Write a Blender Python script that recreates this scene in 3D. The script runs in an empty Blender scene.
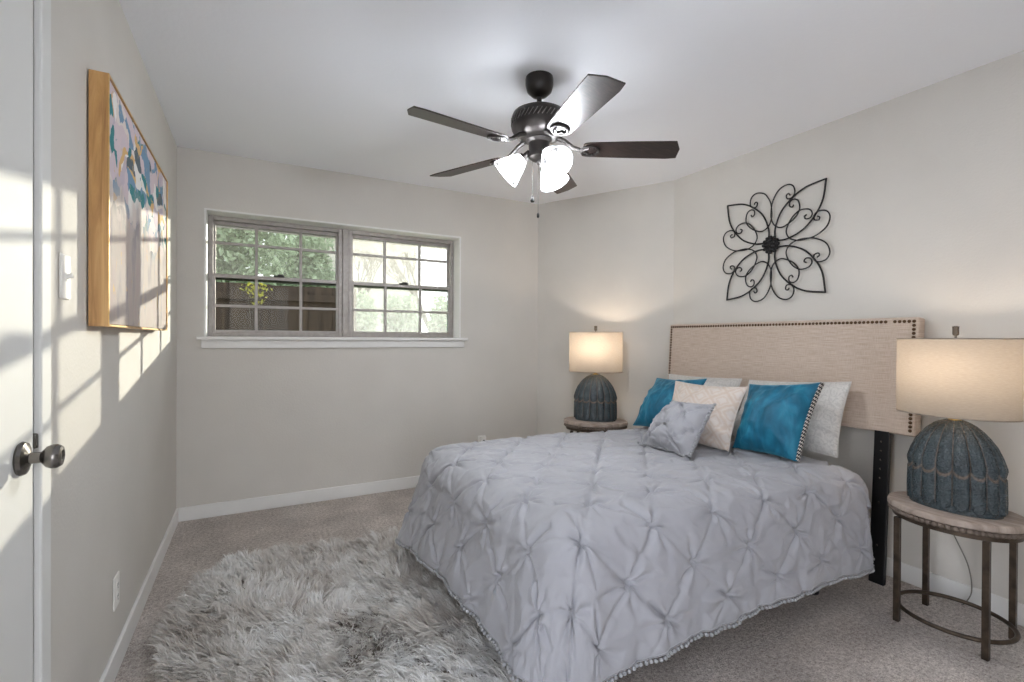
import bpy, bmesh, math, random
import numpy as np
from mathutils import Vector, Matrix, noise
random.seed(7); rng = np.random.default_rng(7)
PI = math.pi; C = bpy.context.scene.collection; SC = bpy.context.scene

# ------------------------------------------------------------------ camera
F_PX, YAW, PITCH, ROLL, CAM_Z = 481.2455, 0.494, 0.005, 0.0052, 1.2049
cam_data = bpy.data.cameras.new('camera'); cam = bpy.data.objects.new('camera', cam_data); C.objects.link(cam)
cam_data.sensor_fit = 'HORIZONTAL'; cam_data.sensor_width = 36; cam_data.lens = 36*F_PX/1024; cam_data.clip_start = .02
R0 = Vector((math.cos(YAW), -math.sin(YAW), 0)); F0 = Vector((math.sin(YAW), math.cos(YAW), 0)); U0 = Vector((0, 0, 1))
Fv = F0*math.cos(PITCH)-U0*math.sin(PITCH); Uv = F0*math.sin(PITCH)+U0*math.cos(PITCH)
Rr = R0*math.cos(ROLL)+Uv*math.sin(ROLL); Ur = Uv*math.cos(ROLL)-R0*math.sin(ROLL)
M = Matrix((Rr, Ur, -Fv)).transposed().to_4x4(); M.translation = (0, 0, CAM_Z); cam.matrix_world = M
SC.camera = cam

# ------------------------------------------------------------------ world, sun, exposure
SC.view_settings.view_transform = 'Standard'; SC.view_settings.look = 'None'
SC.view_settings.exposure = 1.9; SC.view_settings.gamma = 1; SC.view_settings.use_curve_mapping = False
SC.cycles.use_denoising = True; SC.cycles.max_bounces = 10; SC.cycles.diffuse_bounces = 6
SC.cycles.transparent_max_bounces = 16; SC.cycles.sample_clamp_indirect = 6
W = bpy.data.worlds.new('sky'); SC.world = W; W.use_nodes = True
wn = W.node_tree.nodes; wl = W.node_tree.links; bgn = wn['Background']
tc = wn.new('ShaderNodeTexCoord'); sx = wn.new('ShaderNodeSeparateXYZ'); rp = wn.new('ShaderNodeValToRGB')
wl.new(tc.outputs['Generated'], sx.inputs[0]); wl.new(sx.outputs['Z'], rp.inputs[0]); wl.new(rp.outputs[0], bgn.inputs[0])
rp.color_ramp.elements[0].position = 0; rp.color_ramp.elements[0].color = (.98, .98, 1.0, 1)
rp.color_ramp.elements[1].position = .7; rp.color_ramp.elements[1].color = (.70, .80, 1.0, 1)
bgn.inputs[1].default_value = 2.0
sd = bpy.data.lights.new('sun', 'SUN'); sun = bpy.data.objects.new('sun', sd); C.objects.link(sun)
sd.energy = 3.9; sd.angle = math.radians(.53); sd.color = (1, .89, .79)
sun.rotation_euler = Vector((-1, -1.69, -.296)).to_track_quat('-Z', 'Y').to_euler()
FAN_WATTS, LAMP_WATTS = 5.0, 1.0

# ------------------------------------------------------------------ helpers
class MB:
    def __init__(s): s.bm = bmesh.new(); s.uv = None
    def box(s, lo, hi, rot=None, pivot=None):
        vs = [Vector((x, y, z)) for x in (lo[0], hi[0]) for y in (lo[1], hi[1]) for z in (lo[2], hi[2])]
        if rot is not None:
            p = Vector(pivot) if pivot else (Vector(lo)+Vector(hi))/2
            vs = [p+rot@(v-p) for v in vs]
        v = [s.bm.verts.new(a) for a in vs]
        for f in ((0, 1, 3, 2), (4, 6, 7, 5), (0, 4, 5, 1), (2, 3, 7, 6), (0, 2, 6, 4), (1, 5, 7, 3)): s.bm.faces.new([v[i] for i in f])
        return s
    def prism(s, pts, z0, z1):
        a = [s.bm.verts.new((p[0], p[1], z0)) for p in pts]; b = [s.bm.verts.new((p[0], p[1], z1)) for p in pts]; n = len(pts)
        s.bm.faces.new(a[::-1]); s.bm.faces.new(b)
        for i in range(n): s.bm.faces.new((a[i], a[(i+1) % n], b[(i+1) % n], b[i]))
        return s
    def tube(s, pts, r, n=8, closed=False, cap=True):
        pts = [Vector(p) for p in pts]; m = len(pts); rs = r if hasattr(r, '__len__') else [r]*m
        rings = []; up = None
        for i, p in enumerate(pts):
            if closed: t = pts[(i+1) % m]-pts[i-1]
            else: t = pts[min(i+1, m-1)]-pts[max(i-1, 0)]
            t.normalize()
            if up is None:
                up = Vector((0, 0, 1)) if abs(t.z) < .9 else Vector((1, 0, 0))
            a = t.cross(up); a.normalize(); b = a.cross(t); up = b
            rings.append([s.bm.verts.new(p+(a*math.cos(2*PI*k/n)+b*math.sin(2*PI*k/n))*rs[i]) for k in range(n)])
        for i in range(m if closed else m-1):
            A, B = rings[i], rings[(i+1) % m]
            for k in range(n): s.bm.faces.new((A[k], A[(k+1) % n], B[(k+1) % n], B[k]))
        if cap and not closed: s.bm.faces.new(rings[0][::-1]); s.bm.faces.new(rings[-1])
        return s
    def lathe(s, prof, n=32, mat=None, sx=1, sy=1, fn=None, cap=True):
        mat = mat or Matrix(); rings = []
        for (r, z) in prof:
            ring = []
            for k in range(n):
                th = 2*PI*k/n; rr = r*(fn(th, z) if fn else 1)
                ring.append(s.bm.verts.new(mat@Vector((rr*sx*math.cos(th), rr*sy*math.sin(th), z))))
            rings.append(ring)
        for A, B in zip(rings, rings[1:]):
            for k in range(n): s.bm.faces.new((A[k], A[(k+1) % n], B[(k+1) % n], B[k]))
        if cap:
            s.bm.faces.new(rings[0][::-1]); s.bm.faces.new(rings[-1])
        return s
    def ball(s, c, r, sub=2, sc=(1, 1, 1)):
        bmesh.ops.create_icosphere(s.bm, subdivisions=sub, radius=r, matrix=Matrix.Translation(c)@Matrix.Diagonal((*sc, 1)))
        return s
    def build(s, name, m, parent=None, smooth=False, bevel=0, fix=True):
        if fix: bmesh.ops.recalc_face_normals(s.bm, faces=s.bm.faces[:])
        me = bpy.data.meshes.new(name); s.bm.to_mesh(me); s.bm.free()
        return link(name, me, m, parent, smooth, bevel)
def link(name, me, m, parent=None, smooth=False, bevel=0):
    o = bpy.data.objects.new(name, me); C.objects.link(o)
    if m: me.materials.append(m)
    if parent: o.parent = parent
    if smooth:
        me.polygons.foreach_set('use_smooth', [True]*len(me.polygons))
        if smooth != 'all': me.set_sharp_from_angle(angle=math.radians(smooth if smooth is not True else 40))
    if bevel:
        b = o.modifiers.new('bevel', 'BEVEL'); b.width = bevel; b.segments = 2; b.limit_method = 'ANGLE'; b.harden_normals = False
    return o
def np_mesh(name, V, Q, m, parent=None, smooth='all', uv=None, attr=None):
    me = bpy.data.meshes.new(name); V = np.asarray(V, np.float32); Q = np.asarray(Q, np.int32); k = Q.shape[1]
    me.vertices.add(len(V)); me.vertices.foreach_set('co', V.ravel())
    me.loops.add(Q.size); me.loops.foreach_set('vertex_index', Q.ravel())
    me.polygons.add(len(Q)); me.polygons.foreach_set('loop_start', np.arange(0, Q.size, k, dtype=np.int32))
    me.polygons.foreach_set('loop_total', np.full(len(Q), k, np.int32))
    if uv is not None:
        l = me.uv_layers.new(name='UVMap'); l.data.foreach_set('uv', np.asarray(uv, np.float32)[Q.ravel()].ravel())
    if attr is not None:
        a = me.attributes.new('tone', 'FLOAT', 'POINT'); a.data.foreach_set('value', np.asarray(attr, np.float32))
    me.update(calc_edges=True); me.validate()
    return link(name, me, m, parent, smooth)
def grid_quads(nu, nv, off=0, wrap=False):
    q = []
    for i in range(nu-1):
        for j in range(nv if wrap else nv-1):
            a = off+i*nv+j; b = off+i*nv+(j+1) % nv; q.append((a, b, b+nv, a+nv))
    return q
def tag(o, label, cat, group=None, kind=None):
    o['label'] = label; o['category'] = cat
    if group: o['group'] = group
    if kind: o['kind'] = kind
    return o
def thing(name, label, cat, loc=(0, 0, 0), rz=0, group=None):
    o = bpy.data.objects.new(name, None); C.objects.link(o); o.location = loc; o.rotation_euler = (0, 0, rz); o.empty_display_size = .1
    return tag(o, label, cat, group)
def struct(o, label, cat): return tag(o, label, cat, kind='structure')
def copy_tree(o, parent=None):
    c = o.copy(); C.objects.link(c)
    if parent: c.parent = parent
    for ch in list(o.children): copy_tree(ch, c)
    return c

# ------------------------------------------------------------------ materials
def s2l(c): return tuple((x/255/12.92 if x/255 <= .04045 else ((x/255+.055)/1.055)**2.4) for x in c)+(1,)
class Mt:
    """small node-tree builder"""
    def __init__(s, name, rgb=(200, 200, 200), rough=.6, metal=0, spec=.5, sheen=0):
        s.m = bpy.data.materials.new(name); s.m.use_nodes = True; s.n = s.m.node_tree.nodes; s.l = s.m.node_tree.links
        s.b = s.n['Principled BSDF']; s.out = s.n['Material Output']; i = s.b.inputs
        i['Base Color'].default_value = s2l(rgb); i['Roughness'].default_value = rough; i['Metallic'].default_value = metal
        i['Specular IOR Level'].default_value = spec; i['Sheen Weight'].default_value = sheen
        s.co = None
    def new(s, t, **k):
        n = s.n.new('ShaderNode'+t)
        for a, v in k.items(): setattr(n, a, v)
        return n
    def coord(s, which='Object'):
        t = s.new('TexCoord'); return t.outputs[which]
    def mapping(s, src, scale=(1, 1, 1), rot=(0, 0, 0)):
        m = s.new('Mapping'); m.inputs['Scale'].default_value = scale; m.inputs['Rotation'].default_value = rot; s.l.new(src, m.inputs[0]); return m.outputs[0]
    def noise(s, src, scale, detail=3, rough=.5, dist=0):
        n = s.new('TexNoise'); n.inputs['Scale'].default_value = scale; n.inputs['Detail'].default_value = detail
        n.inputs['Roughness'].default_value = rough; n.inputs['Distortion'].default_value = dist; s.l.new(src, n.inputs['Vector']); return n.outputs['Fac']
    def ramp(s, fac, stops, interp='LINEAR'):
        r = s.new('ValToRGB'); r.color_ramp.interpolation = interp; e = r.color_ramp.elements
        while len(e) < len(stops): e.new(.5)
        for el, (p, c) in zip(e, stops): el.position = p; el.color = s2l(c)
        s.l.new(fac, r.inputs[0]); return r.outputs[0]
    def mix(s, fac, a, b, mode='MIX'):
        m = s.new('Mix', data_type='RGBA', blend_type=mode)
        for sock, v in ((m.inputs[0], fac), (m.inputs[6], a), (m.inputs[7], b)):
            if hasattr(v, 'is_output'): s.l.new(v, sock)
            else: sock.default_value = v if not isinstance(v, tuple) else (v if len(v) == 4 else s2l(v))
        return m.outputs[2]
    def math(s, op, a, b=0.0):
        m = s.new('Math', operation=op)
        for sock, v in ((m.inputs[0], a), (m.inputs[1], b)):
            if hasattr(v, 'is_output'): s.l.new(v, sock)
            else: sock.default_value = v
        return m.outputs[0]
    def color(s, o): s.l.new(o, s.b.inputs['Base Color']); return s
    def bump(s, h, strength=.3, dist=.01):
        b = s.new('Bump'); b.inputs['Strength'].default_value = strength; b.inputs['Distance'].default_value = dist
        s.l.new(h, b.inputs['Height']); s.l.new(b.outputs[0], s.b.inputs['Normal']); return s
def plain(name, rgb, rough=.6, metal=0, spec=.5, bump=None, var=None, sheen=0):
    t = Mt(name, rgb, rough, metal, spec, sheen)
    co = t.coord()
    if var:
        sc, amt = var; n = t.noise(co, sc, 4)
        a = tuple(max(0, c*(1-amt)) for c in rgb); b = tuple(min(255, c*(1+amt)) for c in rgb)
        t.color(t.ramp(n, [(.3, a), (.7, b)]))
    if bump: t.bump(t.noise(co, bump[0], 4), bump[1], bump[2])
    return t.m
MAT = {}
MAT['wall'] = plain('wall_paint', (205, 201, 194), .75, bump=(90, .25, .004), var=(3, .012))
MAT['ceiling'] = plain('ceiling_paint', (240, 242, 246), .85, bump=(60, .2, .004))
MAT['white'] = plain('white_trim', (226, 225, 222), .45, var=(6, .01))
MAT['door'] = plain('door_paint', (216, 216, 213), .6, spec=.2, bump=(25, .06, .004))
MAT['alu'] = plain('window_aluminium', (158, 152, 147), .45, .3, var=(30, .05))
MAT['black'] = plain('black_metal', (20, 20, 22), .45, .3, bump=(200, .1, .002))
MAT['iron'] = plain('wrought_iron', (34, 33, 34), .55, .4, bump=(250, .2, .002))
MAT['bronze'] = plain('dark_bronze', (52, 48, 46), .38, .6, var=(20, .1))
MAT['nail'] = plain('antique_nail', (92, 70, 52), .3, .85, var=(40, .1))
MAT['pewter'] = plain('pewter', (120, 116, 112), .25, .95, var=(30, .05))
MAT['brass'] = plain('brass', (196, 164, 100), .3, .9, var=(30, .05))
MAT['plate'] = plain('switch_plastic', (235, 233, 228), .35, var=(20, .01))
MAT['slot'] = plain('socket_slots', (40, 38, 36), .6, var=(20, .05))
MAT['tablemetal'] = plain('brushed_bronze', (80, 69, 59), .42, .75, var=(25, .18))
MAT['mattress'] = plain('mattress_ticking', (225, 222, 216), .9, bump=(120, .2, .003))
MAT['pom'] = plain('pompom_yarn', (158, 158, 160), .95, bump=(400, .5, .003))
MAT['cord'] = plain('lamp_cord', (120, 116, 110), .5, var=(30, .05))
MAT['grass'] = plain('grass', (105, 115, 78), .95, var=(2.5, .25), bump=(30, .6, .05))
MAT['bark'] = plain('bark', (84, 74, 64), .9, bump=(20, .6, .02), var=(8, .25))
MAT['stucco'] = plain('neighbour_stucco', (190, 182, 170), .9, bump=(12, .3, .02), var=(2, .05))
MAT['shingle'] = plain('roof_shingle', (120, 112, 106), .9, bump=(9, .5, .03), var=(5, .15))
MAT['eave'] = plain('eave_paint', (176, 172, 172), .7, var=(4, .05))
def m_carpet():
    t = Mt('carpet', (168, 155, 146), .95, spec=.1); co = t.coord()
    n1 = t.noise(co, 190, 2, .7); n2 = t.noise(co, 62, 3, .75); n3 = t.noise(co, 3.2, 3, .5)
    c = t.ramp(n1, [(.36, (142, 131, 123)), (.5, (224, 214, 206)), (.64, (252, 247, 242))])
    c = t.mix(.5, c, t.ramp(n2, [(.38, (160, 149, 141)), (.62, (250, 243, 237))]))
    c = t.mix(.55, c, t.ramp(n3, [(.35, (196, 192, 190)), (.65, (255, 252, 250))]), 'MULTIPLY')
    t.color(c); t.bump(t.math('ADD', n1, n2), .9, .012); return t.m
MAT['carpet'] = m_carpet()
def m_fur():
    t = Mt('grey_fur', (170, 164, 158), .75, spec=.25, sheen=.2); a = t.new('Attribute'); a.attribute_name = 'tone'
    t.color(t.ramp(a.outputs['Fac'], [(0, (150, 138, 127)), (.35, (196, 189, 182)), (.7, (220, 217, 213)), (1, (238, 238, 237))])); return t.m
MAT['fur'] = m_fur()
MAT['hide'] = plain('rug_backing', (120, 112, 104), .95, bump=(100, .3, .003))
def m_cover():
    t = Mt('grey_cotton', (204, 204, 209), .7, spec=.3, sheen=.15); co = t.coord()
    t.color(t.ramp(t.noise(co, 2.5, 3), [(.3, (155, 155, 159)), (.7, (163, 163, 168))]))
    t.bump(t.noise(t.mapping(co, (1, 1, 1)), 420, 2), .12, .001); return t.m
MAT['cover'] = m_cover()
def m_linen():
    t = Mt('beige_linen', (205, 186, 167), .9, spec=.15, sheen=.2); co = t.coord()
    a = t.noise(t.mapping(co, (1, 12, 330)), 1, 3); b = t.noise(t.mapping(co, (1, 420, 26)), 1, 2)
    w = t.math('ADD', t.math('MULTIPLY', a, 1.25), t.math('MULTIPLY', b, .75))
    t.color(t.ramp(t.math('MULTIPLY', w, .5), [(.32, (172, 154, 138)), (.5, (190, 173, 158)), (.66, (204, 189, 175))])); t.bump(w, .3, .002); return t.m
MAT['linen'] = m_linen()
def m_velvet():
    t = Mt('teal_velvet', (20, 110, 148), .55, spec=.35, sheen=.6); co = t.coord()
    t.b.inputs['Sheen Tint'].default_value = (.25, .7, .9, 1); t.b.inputs['Sheen Roughness'].default_value = .35
    n = t.noise(t.mapping(co, (1, 1, .35)), 14, 4, .55, .6)
    t.color(t.ramp(n, [(.3, (8, 76, 100)), (.5, (16, 96, 124)), (.72, (38, 126, 152))])); t.bump(n, .25, .012); return t.m
MAT['velvet'] = m_velvet()
def m_sham(name, c0, c1, scale, lattice=False):
    t = Mt(name, c1, .8, spec=.2, sheen=.15); uv = t.coord('UV')
    v = t.new('TexVoronoi', feature='DISTANCE_TO_EDGE'); v.inputs['Scale'].default_value = scale; v.inputs['Randomness'].default_value = .9 if not lattice else 0
    src = t.mapping(uv, (1, 1, 1), (0, 0, PI/4 if lattice else 0)); t.l.new(src, v.inputs['Vector'])
    n = t.noise(uv, scale*2.2, 3, .6, 1.5)
    fac = t.math('ADD', t.math('MULTIPLY', v.outputs['Distance'], 1.3 if lattice else .6), t.math('MULTIPLY', n, .5 if not lattice else .35))
    t.color(t.ramp(fac, [(.22, c0), (.36, c1), (.5, c0), (.62, c1)])); t.bump(n, .2, .004); return t.m
MAT['sham'] = m_sham('grey_jacquard', (184, 181, 177), (206, 203, 198), 30)
MAT['damask'] = m_sham('beige_trellis', (198, 182, 168), (206, 197, 190), 11, True)
def m_chevron():
    t = Mt('braid_trim', (230, 228, 222), .8); uv = t.coord('UV')
    s = t.new('SeparateXYZ'); t.l.new(uv, s.inputs[0])
    zz = t.math('ABSOLUTE', t.math('SUBTRACT', t.math('FRACT', t.math('MULTIPLY', s.outputs[0], 4)), .5))
    f = t.math('FRACT', t.math('ADD', t.math('MULTIPLY', s.outputs[1], 24), zz))
    t.color(t.ramp(f, [(.0, (18, 20, 32)), (.66, (226, 222, 214))], 'CONSTANT')); return t.m
MAT['chevron'] = m_chevron()
def m_wood(name, c0, c1, c2, scale, rough=.55, axis=(1, 1, 14)):
    t = Mt(name, c1, rough); co = t.coord(); n = t.noise(t.mapping(co, axis), scale, 5, .6, .8)
    t.color(t.ramp(n, [(.3, c0), (.5, c1), (.7, c2)])); t.bump(n, .08, .001); return t.m
MAT['blade'] = m_wood('walnut_blade', (32, 25, 23), (46, 36, 33), (66, 52, 47), 6, .42, (2, 26, 20))
MAT['tabletop'] = m_wood('weathered_wood', (128, 114, 104), (156, 141, 130), (178, 164, 152), 5, .6, (9, 1.5, 1))
MAT['beads'] = m_wood('shaded_bead_wood', (84, 72, 63), (106, 93, 83), (128, 114, 103), 9, .6)  # same wood as the top, with shadow put into the colour
MAT['pine'] = m_wood('gold_wood', (158, 112, 62), (196, 150, 92), (216, 174, 116), 3, .45, (14, 14, 1))
MAT['fence'] = m_wood('fence_cedar', (44, 33, 25), (62, 48, 36), (82, 66, 51), 2, .85, (9, 1, .7))
MAT['gold'] = plain('gold_fillet', (214, 178, 118), .3, .8, var=(20, .1))
def m_lampbase():
    t = Mt('teal_ceramic', (60, 82, 92), .27, spec=.6); co = t.coord()
    a = t.new('Attribute'); a.attribute_name = 'tone'
    v = t.new('TexVoronoi'); v.inputs['Scale'].default_value = 130; t.l.new(t.mapping(co, (1, 1, 1.7)), v.inputs['Vector'])
    n = t.noise(co, 22, 4)
    base = t.ramp(n, [(.3, (20, 31, 35)), (.6, (34, 48, 53)), (.8, (58, 71, 74))])
    base = t.mix(t.math('MULTIPLY', v.outputs['Distance'], .22), base, (104, 116, 122))
    t.color(t.mix(a.outputs['Fac'], base, (112, 94, 80))); t.bump(v.outputs['Distance'], .7, .004); return t.m
MAT['lampbase'] = m_lampbase()
def m_shade(name, rgb, transl, rough=.9, fabric=True, gloss=0, clear=0):
    t = Mt(name, rgb, rough); t.n.remove(t.b)
    d = t.new('BsdfDiffuse'); tr = t.new('BsdfTranslucent'); mx = t.new('MixShader'); mx.inputs[0].default_value = transl
    co = t.coord(); n = t.noise(t.mapping(co, (60, 60, 500)), 1, 2) if fabric else t.noise(co, 18, 4, .6, 1.5)
    c = t.ramp(n, [(.3, tuple(x*.94 for x in rgb)), (.7, rgb)])
    for q in (d, tr): t.l.new(c, q.inputs['Color'])
    t.l.new(d.outputs[0], mx.inputs[1]); t.l.new(tr.outputs[0], mx.inputs[2]); o = mx.outputs[0]
    if gloss:
        g = t.new('BsdfGlossy'); g.inputs['Roughness'].default_value = .15; f = t.new('Fresnel'); f.inputs[0].default_value = 1.4
        m2 = t.new('MixShader'); t.l.new(f.outputs[0], m2.inputs[0]); t.l.new(o, m2.inputs[1]); t.l.new(g.outputs[0], m2.inputs[2]); o = m2.outputs[0]
    if clear:
        tp = t.new('BsdfTransparent'); m3 = t.new('MixShader'); m3.inputs[0].default_value = clear; t.l.new(o, m3.inputs[1]); t.l.new(tp.outputs[0], m3.inputs[2]); o = m3.outputs[0]
    t.l.new(o, t.out.inputs[0]); return t.m
MAT['shade'] = m_shade('linen_shade', (168, 160, 150), .45)
MAT['frost'] = m_shade('frosted_glass', (250, 250, 252), .65, fabric=False, gloss=1, clear=.12)
def m_bulb(name, rgb, st):
    t = Mt(name, rgb, .3); co = t.coord(); t.b.inputs['Emission Color'].default_value = s2l(rgb); t.b.inputs['Emission Strength'].default_value = st; return t.m
MAT['bulb_warm'] = m_bulb('warm_bulb', (255, 222, 180), 2)
MAT['bulb_cool'] = m_bulb('cool_bulb', (236, 242, 255), 1.5)
def m_glass(name, dirt):
    t = Mt(name, (255, 255, 255), .05); t.n.remove(t.b)
    tr = t.new('BsdfTransparent'); tr.inputs[0].default_value = (.56, .58, .56, 1); g = t.new('BsdfGlossy'); g.inputs['Roughness'].default_value = .02; m1 = t.new('MixShader'); m1.inputs[0].default_value = .005
    t.l.new(tr.outputs[0], m1.inputs[1]); t.l.new(g.outputs[0], m1.inputs[2]); o = m1.outputs[0]
    if dirt:
        co = t.coord(); n = t.noise(t.mapping(co, (1, 1, 1)), 11, 5, .65, 2.5); n2 = t.noise(co, 60, 3, .6, .5)
        f = t.math('MULTIPLY', t.math('ADD', t.math('MULTIPLY', n, 1.1), t.math('MULTIPLY', n2, .4)), dirt)
        tl = t.new('BsdfTranslucent'); tl.inputs[0].default_value = s2l((238, 240, 236)); m2 = t.new('MixShader')
        t.l.new(f, m2.inputs[0]); t.l.new(o, m2.inputs[1]); t.l.new(tl.outputs[0], m2.inputs[2]); o = m2.outputs[0]
    t.l.new(o, t.out.inputs[0]); return t.m
MAT['glass'] = m_glass('window_glass', .035); MAT['glass_clean'] = m_glass('clean_window_glass', 0); MAT['glass_dirty'] = m_glass('dusty_window_glass', .2); MAT['glass_screen'] = m_glass('hazy_window_glass', .17)
def m_leaf(name, c0, c1):
    t = Mt(name, c0, .6); t.n.remove(t.b); a = t.new('Attribute'); a.attribute_name = 'tone'
    c = t.ramp(a.outputs['Fac'], [(0, c0), (1, c1)]); d = t.new('BsdfDiffuse'); tr = t.new('BsdfTranslucent'); m = t.new('MixShader'); m.inputs[0].default_value = .4
    t.l.new(c, d.inputs[0]); t.l.new(c, tr.inputs[0]); t.l.new(d.outputs[0], m.inputs[1]); t.l.new(tr.outputs[0], m.inputs[2]); t.l.new(m.outputs[0], t.out.inputs[0]); return t.m
MAT['leaf'] = m_leaf('oak_leaves', (120, 136, 104), (190, 202, 170)); MAT['leaf2'] = m_leaf('shrub_leaves', (110, 140, 104), (196, 210, 176)); MAT['leaf3'] = m_leaf('yellow_leaves', (150, 150, 60), (206, 196, 96))
def m_painting():
    t = Mt('abstract_paint', (225, 216, 208), .7, spec=.08); co = t.coord(); s = t.new('SeparateXYZ'); t.l.new(co, s.inputs[0])
    wob = t.new('TexNoise'); wob.inputs['Scale'].default_value = 5; wob.inputs['Detail'].default_value = 4; t.l.new(co, wob.inputs['Vector'])
    va = t.new('VectorMath', operation='MULTIPLY_ADD'); t.l.new(wob.outputs['Color'], va.inputs[0]); va.inputs[1].default_value = (.0, .30, .22); t.l.new(t.mapping(co, (1, .55, .9)), va.inputs[2])
    v = t.new('TexVoronoi'); v.inputs['Scale'].default_value = 21; t.l.new(va.outputs[0], v.inputs['Vector'])
    sp = t.new('SeparateXYZ'); t.l.new(v.outputs['Color'], sp.inputs[0])
    pal = t.ramp(sp.outputs[0], [(0, (208, 194, 200)), (.14, (222, 212, 206)), (.28, (62, 128, 132)), (.40, (194, 182, 192)), (.52, (216, 178, 124)), (.62, (232, 228, 224)), (.74, (120, 150, 176)), (.84, (212, 196, 200)), (.92, (96, 106, 112))], 'CONSTANT')
    low = t.ramp(t.noise(t.mapping(co, (1, 3, 1)), 5, 4), [(.3, (160, 152, 156)), (.5, (186, 176, 168)), (.7, (182, 167, 164))])
    z = t.math('ADD', s.outputs[2], t.math('MULTIPLY', t.noise(co, 6, 3), .35))
    mask = t.new('MapRange'); mask.inputs[1].default_value = .50; mask.inputs[2].default_value = .66; t.l.new(z, mask.inputs[0])
    c = t.mix(mask.outputs[0], low, pal)
    st = t.noise(t.mapping(co, (1, 9, 3)), 4, 4, .6, 1); c = t.mix(t.math('GREATER_THAN', st, .66), c, (205, 178, 132))
    t.color(c); t.bump(t.noise(co, 40, 4), .3, .004); return t.m
MAT['painting'] = m_painting()

# ------------------------------------------------------------------ room shell
XL, YB, XR, X1, Y2, H, YR = -.4359, 3.7866, 2.8782, 2.3066, 2.6991, 2.44, -1.7
WX0, WX1, WZ0, WZ1 = -.286, 1.545, 1.205, 2.062
struct(MB().prism([(XL-.15, YR-.1), (XR+.15, YR-.1), (XR+.15, Y2), (X1+.1, YB+.2), (XL-.15, YB+.2)], -.1, 0).build('floor', MAT['carpet']), 'beige cut-pile carpet covering the bedroom floor', 'floor')
struct(MB().prism([(XL-.15, YR-.1), (XR+.15, YR-.1), (XR+.15, Y2), (X1+.1, YB+.2), (XL-.15, YB+.2)], H, H+.1).build('ceiling', MAT['ceiling']), 'plain white bedroom ceiling', 'ceiling')
DY0, DY1, DZ = .655, 1.452, 2.04
w = MB(); w.box((XL-.12, DY1+.012, 0), (XL, YB, H)).box((XL-.12, DY0, DZ), (XL, DY1, H)).box((XL-.12, .60, 0), (XL, DY0, H)).box((XL-.12, YR, 0), (XL, .06, H)).box((XL-.12, .06, 2.1), (XL, .60, H))  # unseen gap near the camera, added so sky light reaches the bed
struct(w.build('wall_left', MAT['wall']), 'greige wall on the left with the painting and the door', 'wall')
w = MB(); yo = YB+.2
w.box((XL-.12, YB, 0), (WX0, yo, H)).box((WX1, YB, 0), (X1+.1, yo, H)).box((WX0, YB, 0), (WX1, yo, WZ0)).box((WX0, YB, WZ1), (WX1, yo, H))
struct(w.build('wall_back', MAT['wall']), 'greige back wall around the wide window', 'wall')
fd = Vector((XR-X1, Y2-YB)).normalized(); fn = Vector((-fd.y, fd.x))   # fn points outward
if fn.x < 0: fn = -fn
struct(MB().prism([(X1, YB), (XR, Y2), (XR+fn.x*.12, Y2+fn.y*.12), (X1+fn.x*.12, YB+fn.y*.12)], 0, H).build('wall_corner', MAT['wall']), 'short angled greige wall in the far right corner', 'wall')
struct(MB().box((XR, YR, 0), (XR+.12, Y2, H)).build('wall_right', MAT['wall']), 'greige wall behind the headboard and iron wall art', 'wall')
w = MB(); w.box((XL, YR-.12, 0), (XL+.08, YR, H)).box((XL+1.0, YR-.12, 0), (XR, YR, H)).box((XL+.08, YR-.12, 2.1), (XL+1.0, YR, H))  # unseen doorway gap added to brighten the room with sky light
struct(w.build('wall_rear', MAT['wall']), 'unseen wall behind the camera with an opening added to let light in', 'wall')
bh, bt = .092, .014
def bb(name, pts, lab):
    struct(MB().prism(pts, 0, bh).build(name, MAT['white'], bevel=.004), lab, 'baseboard')
bb('baseboard_left', [(XL, DY1+.067), (XL+bt, DY1+.067), (XL+bt, YB-bt), (XL, YB)], 'white baseboard along the left wall')
bb('baseboard_back', [(XL, YB), (XL+bt, YB-bt), (X1-bt*.9, YB-bt), (X1, YB)], 'white baseboard under the window wall')
bb('baseboard_corner', [(X1, YB), (X1-bt*.9, YB-bt), (XR-bt, Y2-.004), (XR, Y2)], 'white baseboard along the angled corner wall')
bb('baseboard_right', [(XR, Y2), (XR-bt, Y2-.004), (XR-bt, YR), (XR, YR)], 'white baseboard behind the bed and night stands')
# door
d = struct(MB().box((XL-.035, DY0+.004, .008), (XL+.006, DY1-.005, DZ-.004)).build('door_1', MAT['door'], bevel=.002), 'white flat door at the left edge with a round knob', 'door')
def ax_x(x, y, z): return Matrix.Translation((x, y, z))@Matrix.Rotation(PI/2, 4, 'Y')
KY, KZ = 1.376, .947
k = MB().lathe([(.0, .0), (.034, .0), (.036, .004), (.033, .010), (.022, .014), (.012, .017), (.0115, .034), (.015, .037), (.022, .043), (.0255, .051), (.0255, .060), (.021, .067), (.013, .069), (.011, .0665), (.0, .0665)], 32, ax_x(XL+.006, KY, KZ), cap=False).build('door_knob', MAT['pewter'], d, True)
k['label'] = 'round pewter door knob'
MB().box((XL-.02, DY1-.003, KZ+.006), (XL+.012, DY1+.008, KZ+.040)).build('latch_plate', MAT['pewter'], d, bevel=.004)
w = MB(); w.box((XL-.12, DY1-.02, 0), (XL-.04, DY1+.012, DZ)).box((XL, DY1+.006, 0), (XL+.017, DY1+.066, DZ+.065)).box((XL, DY0-.07, DZ), (XL+.017, DY1+.004, DZ+.065)).box((XL, DY0-.07, 0), (XL+.017, DY0-.004, DZ))
struct(w.build('trim_1', MAT['door'], bevel=.004), 'white casing around the door', 'trim')

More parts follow.
